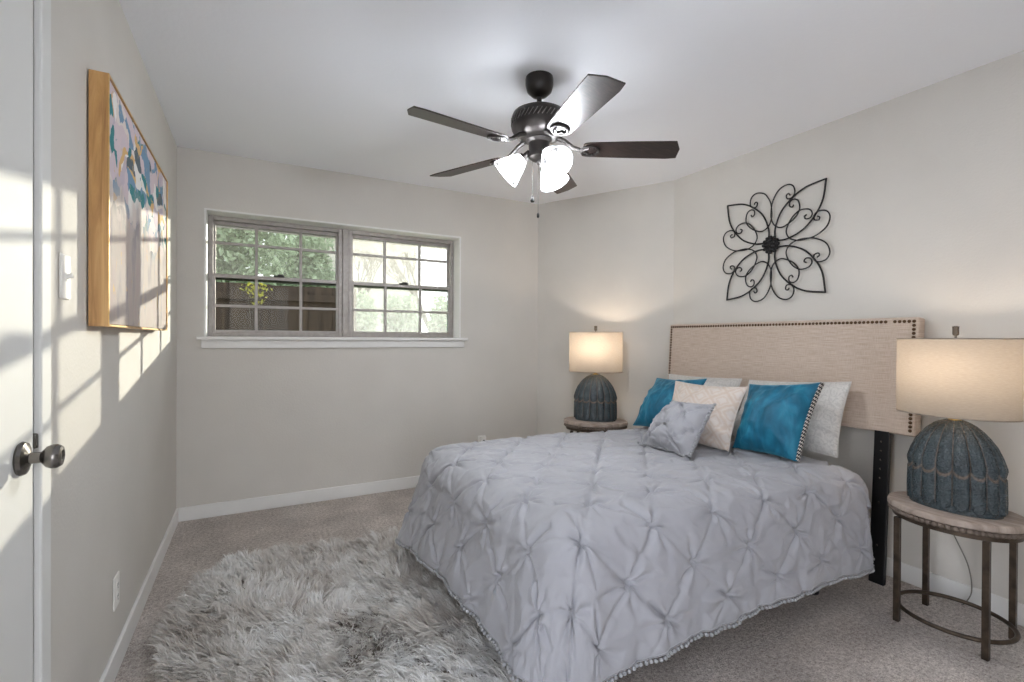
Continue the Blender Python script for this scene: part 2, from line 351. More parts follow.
# window: reveal, sill, two aluminium units
w = MB(); e = .012
w.box((WX0, YB-.002, WZ0), (WX0+e, yo, WZ1)).box((WX1-e, YB-.002, WZ0), (WX1, yo, WZ1)).box((WX0+e, YB-.002, WZ1-e), (WX1-e, yo, WZ1))
struct(w.build('trim_2', MAT['white']), 'white liner boards around the window recess', 'trim')
w = MB(); w.box((WX0-.04, YB-.045, WZ0-.018), (WX1+.05, YB, WZ0+.004)).box((WX0, YB, WZ0-.018), (WX1, yo-.02, WZ0+.004))
w.box((WX0-.015, YB-.018, WZ0-.075), (WX1+.028, YB, WZ0-.018))
struct(w.build('trim_3', MAT['white'], bevel=.003), 'white window sill board with apron below', 'trim')
FY = 3.925
def unit(name, x0, x1, gu, gl, lab):
    z0, z1 = WZ0+.004, WZ1-e; y0, y1 = FY, FY+.06
    m = MB(); b = .03
    m.box((x0, y0, z0), (x0+b, y1, z1)).box((x1-b, y0, z0), (x1, y1, z1)).box((x0+b, y0, z0), (x1-b, y1, z0+.022)).box((x0+b, y0, z1-.03), (x1-b, y1, z1))
    f = struct(m.build(name, MAT['alu'], bevel=.003), lab, 'window')
    zm = 1.628
    def sash(nm, za, zb, ya, g, zmun):
        m = MB(); t = .026; xa, xb = x0+b*.6, x1-b*.6
        m.box((xa, ya, za), (xa+t, ya+.022, zb)).box((xb-t, ya, za), (xb, ya+.022, zb)).box((xa+t, ya, za), (xb-t, ya+.022, za+t)).box((xa+t, ya, zb-t), (xb-t, ya+.022, zb))
        s = m.build(nm, MAT['alu'], f, bevel=.002)
        m = MB(); q = (x1-x0)/3
        for i in (1, 2): m.box((x0+q*i-.009, ya-.004, za+t), (x0+q*i+.009, ya+.018, zb-t))
        m.box((xa+t, ya-.003, zmun-.009), (xb-t, ya+.017, zmun+.009)); m.build('muntins', MAT['alu'], s)
        MB().box((xa+t, ya+.010, za+t), (xb-t, ya+.013, zb-t)).build('panes', g, s)
    sash('upper_sash', zm-.02, z1-.03, FY+.034, gu, 1.868)
    sash('lower_sash', z0+.02, zm+.02, FY+.008, gl, 1.425)
    xc = (x0+x1)/2
    MB().box((xc-.035, FY-.014, zm+.018), (xc+.035, FY+.008, zm+.028)).box((xc-.012, FY-.02, zm+.024), (xc+.03, FY-.004, zm+.036)).build('sash_latch', MAT['slot'], f, bevel=.002)
unit('window_1', WX0+e, .612, MAT['glass'], MAT['glass_clean'], 'left half of the window, brown fence seen through it')
unit('window_2', .656, WX1-e, MAT['glass_dirty'], MAT['glass_screen'], 'right half of the window with dusty bright panes')
struct(MB().box((.612, FY-.012, WZ0+.004), (.656, FY+.06, WZ1-e)).build('trim_4', MAT['alu'], bevel=.004), 'grey post between the two window halves', 'trim')

# ------------------------------------------------------------------ outside
struct(MB().box((-14, yo+.02, -.35), (16, 40, -.2)).build('ground', MAT['grass']), 'grass yard outside the window', 'ground')
struct(MB().prism([(-12, -14), (10, -14), (10, YR-.12), (XL-.12, YR-.12), (XL-.12, 2.2), (-12, 2.2)], -.35, -.06).build('bounce_slab', plain('bounce_concrete', (222, 219, 214), .9, var=(2, .05))), 'unseen pale slab added outside the wall openings to bounce light in', 'bounce_slab')  # added out of view as a pale reflector for sky light
w = MB(); w.box((XL-.6, YB+.2, 2.19), (X1+1.5, 4.52, 2.24)).box((XL-.6, 4.52, 2.09), (X1+1.5, 4.55, 2.27))
struct(w.build('trim_5', MAT['eave']), 'grey roof eave above the window outside', 'eave')
fe = thing('wooden_fence', 'brown board fence seen through left lower panes', 'fence', (-1.6, 6.5, -.2))
m = MB()
for i in range(40):
    x = -2.9+i*.142; m.box((x, -.012+.012*(i % 2), 0), (x+.150, .004+.012*(i % 2), 2.04+random.uniform(-.008, .008)))
m.build('board_panel', MAT['fence'], fe)
m = MB()
for z in (.35, 1.1, 1.85): m.box((-2.9, -.055, z), (2.78, -.014, z+.09))
m.build('rails', MAT['fence'], fe)
def leaves(name, mat, blobs, n, size, parent, seed=1):
    r = np.random.default_rng(seed); V = []; T = []
    w8 = np.array([b[3]*b[4]*b[5] for b in blobs]); w8 = w8/w8.sum()
    idx = r.choice(len(blobs), n, p=w8); B = np.array(blobs)[idx]
    d = r.normal(size=(n, 3)); d /= np.linalg.norm(d, axis=1)[:, None]; rad = r.random(n)**.4
    P = B[:, :3]+d*rad[:, None]*B[:, 3:6]
    a = r.normal(size=(n, 3)); a /= np.linalg.norm(a, axis=1)[:, None]; c = np.cross(a, r.normal(size=(n, 3))); c /= np.linalg.norm(c, axis=1)[:, None]
    s = size*r.uniform(.6, 1.3, n)[:, None]
    V = np.stack([P-a*s, P-c*s*.45, P+a*s, P+c*s*.45], 1).reshape(-1, 3); Q = np.arange(4*n).reshape(n, 4)
    return np_mesh(name, V, Q, mat, parent, smooth=False, attr=np.repeat(r.random(n), 4))
def tree(name, label, x, y, blobs, n, size, mat, seed, h, group=None):
    t = thing(name, label, 'tree', (x, y, -.2), group=group)
    m = MB(); m.tube([(0, 0, 0), (.05, .02, h*.35), (-.03, .05, h*.7)], [.16, .12, .07], 9)
    for b in blobs[:6]: m.tube([(-.0, .03, h*.45), (b[0]*.5, b[1]*.5, h*.62), (b[0], b[1], b[2])], [.06, .04, .015], 6)
    m.build('trunk', MAT['bark'], t, True); leaves('foliage', mat, blobs, n, size, t, seed)
tree('leafy_tree', 'full green tree rising over the left end of the fence', -1.0, 9.6, [(0, 0, 3.0, 1.3, 1.0, 1.1), (-.9, .2, 2.7, 1.0, .8, .9), (.8, 0, 3.2, .9, .8, 1.0), (.2, .2, 4.1, 1.1, .9, .9), (-.7, 0, 3.9, 1, .8, .8), (0, 0, 2.1, 1.4, .8, .6)], 15000, .075, MAT['leaf'], 3, 3.4, 'trees beyond the fence')
tree('leafy_tree', 'pale green tree beside the window post, sky showing through', 1.2, 13.4, [(0, 0, 2.9, .8, .8, .9), (.3, .2, 2.2, .7, .7, .6), (-.5, 0, 3.4, .7, .7, .7), (.1, 0, 3.7, .6, .6, .6), (-.6, 0, 2.3, .6, .7, .6)], 7500, .08, MAT['leaf'], 5, 3.2, 'trees beyond the fence')
def shrub(x, y, h, lab, seed, mat='leaf2'):
    t = thing('garden_shrub', lab, 'shrub', (x, y, -.2), group='shrubs outside the right half of the window')
    m = MB()
    for k in range(5): m.tube([(0, 0, 0), (math.cos(k*1.26)*.12, math.sin(k*1.26)*.12, h*.4), (math.cos(k*1.26)*.3, math.sin(k*1.26)*.3, h*.8)], [.02, .014, .006], 6)
    m.build('stems', MAT['bark'], t)
    leaves('foliage', MAT[mat], [(0, 0, h*.5, .47, .45, h*.5), (.22, 0, h*.72, .24, .35, h*.28), (-.22, .1, h*.72, .24, .3, h*.28)], 5200, .06, t, seed)
for i, (x, y, h, lab) in enumerate([(2.05, 11.2, 2.5, 'pale green shrub just right of the window post'), (3.12, 11.3, 2.46, 'middle pale green shrub seen through hazy panes'), (4.2, 11.1, 2.5, 'pale green shrub at the right end of the window')]): shrub(x, y, h, lab, 20+i)
t = thing('vine_sprig', 'small yellow leafed sprig hanging on the fence', 'plant', (.0, 6.33, -.2))
MB().tube([(.1, 0, 0), (.04, .03, .9), (-.05, 0, 1.86), (.0, .0, 1.96), (.05, -.02, 1.86)], .007, 6).build('stem', MAT['bark'], t)
leaves('foliage', MAT['leaf3'], [(0, 0, 1.97, .2, .04, .08), (.05, 0, 1.86, .1, .04, .09)], 80, .028, t, 31)
hs = thing('neighbour_house', 'pale stucco house seen through right upper panes', 'house', (2.3, 16, -.2))
MB().box((-.5, 0, 0), (2.6, 5, 4.9)).build('wall', MAT['stucco'], hs)
MB().prism([(-.9, -.5), (3.0, -.5), (3.0, 5.5), (-.9, 5.5)], 4.9, 5.1).build('roof', MAT['shingle'], hs)
m = MB(); m.box((.2, -.04, 1.2), (1.2, .03, 2.6)); m.build('house_window', MAT['alu'], hs)
for bi, (bx_, by_, lab) in enumerate([(4.25, 12.6, 'bare branching tree against sky at the right pane'), (2.55, 13.6, 'bare branching tree in front of the pale house')]):
    t = thing('bare_tree', lab, 'tree', (bx_, by_, -.2), group='bare trees by the pale house'); m = MB(); random.seed(4+bi)
    def branch(p, dirv, L, r, depth):
        q = p+dirv*L; m.tube([p, p+dirv*L*.5+Vector((random.uniform(-.05, .05), 0, .02)), q], [r, r*.8, r*.6], 6)
        if depth:
            for k in range(3):
                d2 = (dirv+Vector((random.uniform(-.6, .45), random.uniform(-.4, .4), random.uniform(-.1, .5)))).normalized(); branch(q, d2, L*.62, r*.6, depth-1)
    branch(Vector((0, 0, 0)), Vector((0, 0, 1)), 1.6, .08, 4); m.build('trunk', MAT['bark'], t, True)

# ------------------------------------------------------------------ rug
def fbm(x, y, s, seed=0): return noise.fractal(Vector((x*s+seed*13.1, y*s+seed*7.7, seed*3.3)), 1, 2, 3)
rug = thing('shag_rug', 'grey long-haired fur rug on the carpet beside the bed', 'rug', (.42, 1.97, 0))
def rug_r(th):
    a, b = .69, .95; c, s = abs(math.cos(th)), abs(math.sin(th)); p = 4.5
    r = (( c/a)**p+(s/b)**p)**(-1/p)
    return r*(1+.05*math.sin(3*th+.6)+.03*math.sin(7*th+1))
outl = [(rug_r(t)*math.cos(t), rug_r(t)*math.sin(t)) for t in np.linspace(0, 2*PI, 72, endpoint=False)]
MB().prism(outl, .004, .02).build('backing', MAT['hide'], rug)
n_f = 90000; n_c = 3800
def samp(n, shrink=1.0):
    out = []
    while len(out) < n:
        th = random.uniform(-PI, PI); r = rug_r(th)*math.sqrt(random.random())*shrink; out.append((r*math.cos(th), r*math.sin(th)))
    return np.array(out)
cl = samp(n_c, 1.0); cdir = []
for (x, y) in cl:
    a = 2.7+2.2*fbm(x, y, 1.8, 1)+1.3*fbm(x, y, 6, 2)+random.gauss(0, .5); rr = math.hypot(x, y)/rug_r(math.atan2(y, x))
    v = np.array([math.cos(a), math.sin(a)])
    if rr > .85: o = np.array([x, y])/math.hypot(x, y); v = v*(1-(rr-.85)*3)+o*(rr-.85)*5
    cdir.append(v/np.linalg.norm(v))
cdir = np.array(cdir); clen = rng.uniform(.044, .078, n_c); ctone = np.clip(np.array([.5+.55*fbm(x, y, 3.0, 4) for x, y in cl])+rng.normal(0, .17, n_c), 0, 1)
clift = rng.uniform(.25, .75, n_c)
rt = samp(n_f); ci = np.empty(n_f, int)
for i in range(0, n_f, 2000): ci[i:i+2000] = ((rt[i:i+2000, None, :]-cl[None])**2).sum(2).argmin(1)
root = np.c_[rt, np.full(n_f, .018)]
L = clen[ci]*rng.uniform(.75, 1.15, n_f)
tipc = np.c_[cl[ci]+cdir[ci]*(clen[ci]*.85)[:, None], .02+clen[ci]*clift[ci]]
own = np.c_[cdir[ci]+rng.normal(0, .42, (n_f, 2)), clift[ci]+rng.normal(0, .15, n_f)]; own /= np.linalg.norm(own, axis=1)[:, None]
tip = .55*(root+own*L[:, None])+.45*tipc+rng.normal(0, .006, (n_f, 3)); tip[:, 2] = np.clip(tip[:, 2], .008, .1)
mid = root*.5+tip*.5; mid[:, 2] += L*.30; side = np.cross(tip-root, np.c_[rng.normal(0, .5, (n_f, 2)), np.ones(n_f)]); side /= np.linalg.norm(side, axis=1)[:, None]
wd = rng.uniform(.0013, .0021, n_f); V = np.empty((n_f, 8, 3)); T = np.empty((n_f, 8))
for kk, (tt, ww) in enumerate(((0, 1), (.35, .95), (.7, .7), (1, .12))):
    p = root*(1-tt)**2+mid*2*tt*(1-tt)+tip*tt*tt
    V[:, kk*2] = p-side*(wd*ww)[:, None]; V[:, kk*2+1] = p+side*(wd*ww)[:, None]
    T[:, kk*2] = T[:, kk*2+1] = np.clip(ctone[ci]*.75+.05+.22*tt+rng.normal(0, .05, n_f), 0, 1)
base = (np.arange(n_f)*8)[:, None]
Q = np.concatenate([base+np.array([k*2, k*2+1, k*2+3, k*2+2]) for k in range(3)])
pl = np_mesh('fur_pile', V.reshape(-1, 3), Q, MAT['fur'], rug, attr=T.ravel()); pl['kind'] = 'stuff'

# ------------------------------------------------------------------ bed
def node_h(a_u, b_v, pu, pv, amp=1.0, seed=0):
    """relief of a pinch-pleated cloth at flat position (metres)"""
    a = a_u/pu+b_v/pv; b = a_u/pu-b_v/pv
    fa, fb = a-round(a), b-round(b)
    ia, ib = round(a), round(b)
    du = (fa+fb)/2*pu; dv = (fa-fb)/2*pv
    rho = math.hypot(du, dv); th = math.atan2(dv, du); sc = pu/.3
    puff = (abs(math.sin(PI*a)*math.sin(PI*b))+1e-6)**.7*.0075*sc
    cell = abs(pu*pv)/math.hypot(pu, pv)
    la, lb = abs(fa)*cell, abs(fb)*cell
    near = math.exp(-rho/(.075*sc)); ph = ia*2.1+ib*1.3+seed
    wob = .5+.5*math.sin(ia*5.1+ib*3.7)
    g = -.0088*sc*(math.exp(-(la/(.007*sc))**2)*(.06+.24*wob+.7*near)+math.exp(-(lb/(.007*sc))**2)*(.30-.24*wob+.7*near))
    g += .005*sc*(math.exp(-((la-.018*sc)/(.011*sc))**2)*(.2+.5*near)+math.exp(-((lb-.018*sc)/(.011*sc))**2)*(.2+.5*near))
    kk = 6+int(2.9*(.5+.5*math.sin(ia*3.3+ib*7.1))); lob = .5+.5*math.cos(kk*th+ph)
    ln = .047+.026*math.sin(2*th+ph*1.7)+.02*math.sin(3*th+ph)
    star = sc*(-.029*lob**5+.013*(1-lob)**2)*math.exp(-rho/(ln*sc))*(1-math.exp(-rho/(.010*sc)))
    dip = -.010*sc*math.exp(-(rho/(.020*sc))**2)+.006*sc*math.exp(-(rho/(.008*sc))**2)
    return amp*(puff+g+star+dip)
BX0, BX1, BY0, BY1, RC, ZT = .930, 2.468, 1.318, 2.444, .138, .619
D_F, D_S, D_H = .535, .535, .36
bed = thing('bed', 'bed with a mattress under the grey pintucked comforter', 'bed', (1.7, 1.88, 0))
def loc(p): return (p[0]-1.7, p[1]-1.88, p[2])
MB().box(loc((.93, 1.32, .38)), loc((2.44, 2.44, .525))).build('mattress', MAT['mattress'], bed, bevel=.04)
MB().box(loc((.97, 1.32, .19)), loc((2.44, 2.44, .375))).build('box_spring', MAT['mattress'], bed, bevel=.02)
m = MB()
for y in (1.31, 2.41): m.box(loc((.94, y, .15)), loc((2.44, y+.03, .188)))
for x in (.94, 1.7, 2.41): m.box(loc((x, 1.32, .15)), loc((x+.03, 2.44, .186)))
m.build('bed_frame', MAT['black'], bed)
for x, ys in ((1.35, (1.56, 2.30)), (2.36, (1.34, 2.40))):
    for y in ys: MB().lathe([(.03, 0), (.032, .02), (.018, .03), (.016, .15)], 14, Matrix.Translation(loc((x, y, 0)))).build('leg', MAT['black'], bed, True)
dom = tag(bpy.data.objects.new('comforter', None), 'silver grey pintucked comforter spread over the bed', 'comforter'); C.objects.link(dom); dom.location = (1.7, 1.88, 0)
us = np.concatenate([np.linspace(-1, 0, 90)[:-1], np.linspace(0, 1, 230), 1+np.linspace(0, 1, 50)[1:]])
vs = np.concatenate([np.linspace(-1, 0, 90)[:-1], np.linspace(0, 1, 175), 1+np.linspace(0, 1, 70)[1:]])
def cover_pt(U, Vv):
    pu = -U if U < 0 else (U-1 if U > 1 else 0); pv = -Vv if Vv < 0 else (Vv-1 if Vv > 1 else 0)
    su = -1 if U < 0 else 1; sv = -1 if Vv < 0 else 1
    ix = BX0+(BX1-BX0)*min(max(U, 0), 1); iy = BY0+(BY1-BY0)*min(max(Vv, 0), 1)
    Du = D_F if U < 0 else D_H
    if pu == 0 and pv == 0: dx = dy = 0; s = 0; D = 1
    else:
        phi = PI/4*(pv/pu) if pu >= pv else PI/2-PI/4*(pu/pv)
        D = Du*math.cos(phi)**2+D_S*math.sin(phi)**2; s = max(pu, pv)*D; dx, dy = su*math.cos(phi), sv*math.sin(phi)
    arc = PI*RC/2
    fu, fv = ix+dx*s, iy+dy*s
    crown = .012*(1-((fu-1.7)/.9)**2)*(1-((fv-1.88)/.7)**2) if s == 0 else 0
    head = max(0, min(1, (ix-2.2)/.3))
    if s < arc:
        al = s/RC; out = RC*math.sin(al); dn = RC*(1-math.cos(al))
    else:
        al = PI/2; t = (s-arc)/max(.01, D-arc); far = min(1, max(0, (iy-BY0)/(BY1-BY0))); fl = (.03+max(0, -dx)*(.035+.055*far**2))*(t**1.1) if dx < .5 else -.03*t
        out = RC+fl; dn = RC+(s-arc)
        per = ix*1.0+iy*1.0+math.atan2(dy, dx)*.22
        out += .004*t*t*math.sin(per*2*PI/.13+1.9*math.sin(per*5))+.007*t*math.sin(per*2*PI/.37+2+1.5*math.sin(per*3.1))
    n = Vector((dx*math.sin(al), dy*math.sin(al), math.cos(al)))
    if s == 0: n = Vector((0, 0, 1))
    p = Vector((ix+dx*out, iy+dy*out, ZT+crown-dn))
    # hem height varies a little round the bed
    if s > arc: p.z += t*(.03*math.sin(PI*min(1, max(0, (fu-.85)/1.75)))*abs(dy)-.04*max(0, dy)*max(0, -dx)+.03*max(0, -dx)*math.sin(PI*far))
    edge = 1-max(pu, pv)**10
    h = node_h(fu+.05*(fv-1.2), fv-1.2, .30, .32)*(.35+.65*edge)+.0045*((1-abs(noise.noise(Vector((fu*7+.3*fv*7, fv*9, 2)))))**4-.3)*edge*1.5+.006*edge*noise.fractal(Vector((fu*6, fv*6, 1)), 1, 2, 3)+.0025*noise.fractal(Vector((fu*22, fv*22, 5)), 1, 2, 2)
    p += n*h
    if s < arc: p.z -= .022*max(0, min(1, (fu-1.72)/.18))*max(0, n.z)
    return p, n
CV = []; CN = []
for U in us:
    for Vv in vs:
        p, n = cover_pt(U, Vv); CV.append(loc(p)); CN.append(n)
nu, nv = len(us), len(vs)
cvm = np_mesh('cover', CV, [q[::-1] for q in grid_quads(nu, nv)], MAT['cover'], dom)
sm = cvm.modifiers.new('thick', 'SOLIDIFY'); sm.thickness = .012; sm.offset = -1
hem = [CV[i*nv] for i in range(nu)][::-1]+[CV[j] for j in range(1, nv)]+[CV[i*nv+nv-1] for i in range(1, nu)]
hem = [Vector(p) for p in hem]
def resample(pts, step):
    out = [pts[0]]; acc = 0
    for a, b in zip(pts, pts[1:]):
        Ls = (b-a).length
        while acc+Ls >= step:
            t = (step-acc)/Ls; a = a+(b-a)*t; out.append(a); Ls = (b-a).length; acc = 0
        acc += Ls
    return out
hp = resample(hem, .018); m = MB()
m.tube([p+Vector((0, 0, -.001)) for p in hp], .0022, 5)
for p in hp: m.ball(p+Vector((p.x, p.y, 0)).normalized()*.003+Vector((random.uniform(-.002, .002), random.uniform(-.002, .002), -.011)), .0085, 1)
m.build('pompom_trim', MAT['pom'], dom, 'all')

# ------------------------------------------------------------------ headboard
hb = thing('headboard', 'beige linen headboard edged with bronze nailheads, on black legs', 'headboard', (2.83, 1.875, 0))
def hl(p): return (p[0]-2.83, p[1]-1.875, p[2])
HY0, HY1, HZ0, HZ1, HX = 1.100, 2.662, .748, 1.322, 2.79
TILT = math.atan(.061)
hbm = Matrix.Translation((-.11, 0, 0))@Matrix.Rotation(TILT, 4, 'Y')
m = MB().box((0, HY0-1.875, HZ0), (.064, HY1-1.875, HZ1)); m.bm.transform(hbm); o = m.build('panel', MAT['linen'], hb, smooth=True); bv = o.modifiers.new('bevel', 'BEVEL'); bv.width = .012; bv.segments = 4
m = MB(); ins = .021; step = .0195
def nail(y, z): m.lathe([(.0084, .0), (.0078, .0024), (.0055, .0048), (.0018, .006)], 10, hbm@Matrix.Translation((.0005, y-1.875, z))@Matrix.Rotation(-PI/2, 4, 'Y'))
for z in [HZ1-ins-i*step for i in range(1, int((HZ1-HZ0-ins-.012)/step)+1)][::-1]: nail(HY0+ins, z)
ny = int((HY1-HY0-2*ins)/step)
for i in range(ny+1):
    if i == 5:
        m.build('nailhead_trim', MAT['nail'], hb, True); m = MB(); continue
    nail(HY0+ins+i*(HY1-HY0-2*ins)/ny, HZ1-ins)
nz = int((HZ1-HZ0-ins-.012)/step)
for i in range(1, nz+1):
    z = HZ1-ins-i*step; nail(HY1-ins, z)
m.build('nailhead_trim', MAT['nail'], hb, True)
for y in (1.205, 2.48):
    x0, x1 = 2.735, 2.735+.061*.8
    m = MB(); a = [hl((x0-.013, y, 0)), hl((x0+.013, y, 0)), hl((x0+.013, y+.066, 0)), hl((x0-.013, y+.066, 0))]
    b = [hl((x1-.013, y, .80)), hl((x1+.013, y, .80)), hl((x1+.013, y+.066, .80)), hl((x1-.013, y+.066, .80))]
    b = [(p[0]+.058, p[1], p[2]) if False else p for p in b]
    va = [m.bm.verts.new(p) for p in a]; vb = [m.bm.verts.new(p) for p in b]
    m.bm.faces.new(va[::-1]); m.bm.faces.new(vb)
    for i in range(4): m.bm.faces.new((va[i], va[(i+1) % 4], vb[(i+1) % 4], vb[i]))
    lg = m.build('leg', MAT['black'], hb, bevel=.003)
    for z in (.70, .655, .61, .565, .52, .40, .19):
        x = x0+(x1-x0)*z/.80-.014; MB().lathe([(.005, 0), (.005, .002), (.003, .004)], 10, Matrix.Translation(hl((x, y+.033, z)))@Matrix.Rotation(-PI/2, 4, 'Y')).build('bolt', MAT['pewter'], lg, True)

# ------------------------------------------------------------------ pillows
from mathutils.bvhtree import BVHTree
bed_top = BVHTree.FromPolygons([Vector(p)+Vector((1.7, 1.88, 0)) for p in CV], grid_quads(nu, nv))
def rest(p, gap=.005):
    # keep a point of a pillow on top of the comforter
    if p.z > ZT+.08: return p
    zs = [h[0].z for h in (bed_top.ray_cast(Vector((p.x+a, p.y+b, 1.2)), Vector((0, 0, -1))) for a, b in ((0, 0), (.012, 0), (-.012, 0), (0, .012), (0, -.012))) if h[0]]
    return Vector((p.x, p.y, max(p.z, max(zs)+gap))) if zs else p
def pillow(name, label, c, T, mat, group, pinch=.05, tuck=None, wr=.006, seed=0, n=44, trim=None):
    """c: corners bottom-left, bottom-right, top-right, top-left seen from the foot"""
    c = [Vector(p) for p in c]; org = (c[0]+c[1])/2
    nrm = (c[1]-c[0]).cross(c[3]-c[0]).normalized()
    if nrm.x > 0: nrm = -nrm
    wv = ((c[1]-c[0]).length+(c[2]-c[3]).length)/2; hv = ((c[3]-c[0]).length+(c[2]-c[1]).length)/2
    def pos(s, t):
        s2 = s*(1-pinch*(1-t*t)*abs(s)); t2 = t*(1-pinch*(1-s*s)*abs(t)); a, b = (s2+1)/2, (t2+1)/2
        return c[0]*(1-a)*(1-b)+c[1]*a*(1-b)+c[2]*a*b+c[3]*(1-a)*b
    V = []; UV = []
    def th(s, t): return T*max(0, (1-s*s))**.62*max(0, (1-t*t))**.62*(1-.15*t)
    ks = [math.sin(x*PI/2)*.35+x*.65 for x in np.linspace(-1, 1, n)]
    for sgn in (1, -1):
        for s in ks:
            for t in ks:
                f = th(s, t); p = pos(s, t); e = (1-s*s)*(1-t*t)
                h = 0
                if sgn > 0 and tuck: h = node_h((s+1)/2*wv, (t+1)/2*hv+.02, tuck, tuck, 3.6)*min(1, e*5)
                nzv = noise.fractal(Vector((s*2.2+seed, t*2.2, seed*.7)), 1, 2, 3)*wr*1.6+noise.fractal(Vector((s*7+seed, t*5, seed)), 1, 2, 3)*wr
                ang = math.atan2(t, s); rr = max(abs(s), abs(t)); rad = wr*.9*math.sin(ang*15+seed)*rr**2*min(1, e*6)
                pv = p+nrm*(sgn*f*.5+sgn*(h+nzv*min(1, e*5)+rad)); V.append(rest(pv)-org); UV.append(((s+1)/2*wv*1.0, (t+1)/2*hv*1.0))
    Q = grid_quads(n, n)+[q[::-1] for q in grid_quads(n, n, n*n)]
    # weld the seam
    m2 = {}
    for i in range(n):
        for j in range(n):
            if i in (0, n-1) or j in (0, n-1): m2[n*n+i*n+j] = i*n+j
    Q = [tuple(m2.get(k, k) for k in q) for q in Q]
    if nrm.dot((c[1]-c[0]).cross(c[3]-c[0])) > 0: Q = [q[::-1] for q in Q]
    o = thing(name, label, 'pillow', org, 0, group)
    np_mesh('cushion', V, Q, mat, o, uv=UV)
    piping = []
    if trim == 'pom':
        m = MB(); pts = [pos(s, -1)-org for s in np.linspace(-1, 1, 60)]+[pos(1, t)-org for t in np.linspace(-1, 1, 60)][1:]
        pp = resample(pts, .0155)
        for p in pp: m.ball(rest(p+org+nrm*.008+(p-(c[2]+c[3])/2+org).normalized()*.004, .011)-org, .0088, 1)
        m.build('pompom_trim', MAT['pom'], o, 'all')
    if trim == 'chevron':
        TV = []; TU = []; N = 60
        wd = (c[1]-c[0]).normalized()
        for i, t in enumerate(np.linspace(-.97, .97, N)):
            p = pos(1, t)-org
            for j in range(9):
                a = -PI/2+PI*j/8; TV.append(rest(p+org+wd*(.008*math.cos(a)-.002)+nrm*(.018*math.sin(a)))-org); TU.append((j/8, (t+1)/2))
        np_mesh('braid_trim', TV, [q[::-1] for q in grid_quads(N, 9)], MAT['chevron'], o, uv=TU)
    if trim is None:
        pts = [rest(q+org, .012)-org for q in [pos(s, -1)-org for s in np.linspace(-1, 1, 30)]+[pos(1, t)-org for t in np.linspace(-1, 1, 30)][1:]+[pos(s, 1)-org for s in np.linspace(1, -1, 30)][1:]+[pos(-1, t)-org for t in np.linspace(1, -1, 30)][1:-1]]
        MB().tube(pts, .0028, 6, closed=True).build('piping', mat, o, 'all')
    return o
zb = .628
G = 'pillows against the headboard'
pillow('bed_pillow', 'grey patterned sleeping pillow at the right end of the headboard', [(2.52, 1.93, zb), (2.56, 1.335, zb-.006), (2.70, 1.345, .992), (2.715, 1.93, .955)], .19, MAT['sham'], G, .05, seed=1, wr=.007)
pillow('bed_pillow', 'grey patterned sleeping pillow behind the left teal cushion', [(2.55, 2.50, zb), (2.57, 1.97, zb), (2.70, 1.972, .960), (2.705, 2.575, .950)], .18, MAT['sham'], G, .05, seed=2, wr=.006)
pillow('velvet_cushion', 'large teal velvet cushion with black and white braided edge', [(2.285, 1.725, zb-.012), (2.315, 1.387, zb-.014), (2.47, 1.357, 1.0), (2.48, 1.762, .956)], .21, MAT['velvet'], G, .075, seed=3, wr=.006, trim='chevron')
pillow('velvet_cushion', 'teal velvet cushion at far left, half hidden by beige cushion', [(2.29, 2.50, zb-.01), (2.29, 2.09, zb), (2.49, 2.063, .960), (2.49, 2.481, .934)], .20, MAT['velvet'], G, .075, seed=4, wr=.006)
pillow('trellis_cushion', 'beige trellis patterned cushion between the two teal ones', [(2.13, 2.10, zb), (2.185, 1.67, zb-.012), (2.34, 1.674, .952), (2.34, 2.172, .944)], .19, MAT['damask'], G, .085, seed=5, wr=.006)
pillow('pintuck_cushion', 'small silver grey pintucked cushion with pompoms, frontmost of the pillows', [(1.91, 2.03, zb-.012), (1.905, 1.672, zb-.016), (2.07, 1.657, .88), (2.07, 1.948, .866)], .17, MAT['cover'], G, .085, tuck=.15, seed=6, wr=.004, trim='pom')

# ------------------------------------------------------------------ night stand + lamp
def ell(a, b, z, n=64): return [(b*math.cos(2*PI*k/n), a*math.sin(2*PI*k/n), z) for k in range(n)]
def nightstand():
    t = thing('night_stand', 'x', 'side table', group='oval night stands'); a, b = .225, .185
    m = MB(); m.lathe([(.94, .482), (1, .488), (1.0, .502), (.985, .510), (.97, .512)], 72, None, b, a)
    m.build('table_top', MAT['tabletop'], t, True)
    m = MB(); nb = 64; m.lathe([(.90, .462), (.93, .466), (.93, .482), (.9, .482)], 72, None, b, a)
    for k in range(nb):
        th = 2*PI*k/nb; m.ball((b*.94*math.cos(th), a*.94*math.sin(th), .4735), .0115, 2)
    m.build('beaded_edge', MAT['beads'], t, True)
    m = MB(); m.lathe([(.86, .446), (.92, .446), (.92, .4615), (.86, .4615)], 72, None, b, a, cap=False); m.build('apron_band', MAT['tablemetal'], t, True)
    for x in (-1, 1):
        for y in (-1, 1): MB().box((x*.132-.0105, y*.143-.0105, 0), (x*.132+.0105, y*.143+.0105, .447)).build('leg', MAT['tablemetal'], t, bevel=.0015)
    MB().tube(ell(.188, .17, .062, 72), .0085, 10, closed=True).build('stretcher_ring', MAT['tablemetal'], t, 'all')
    return t
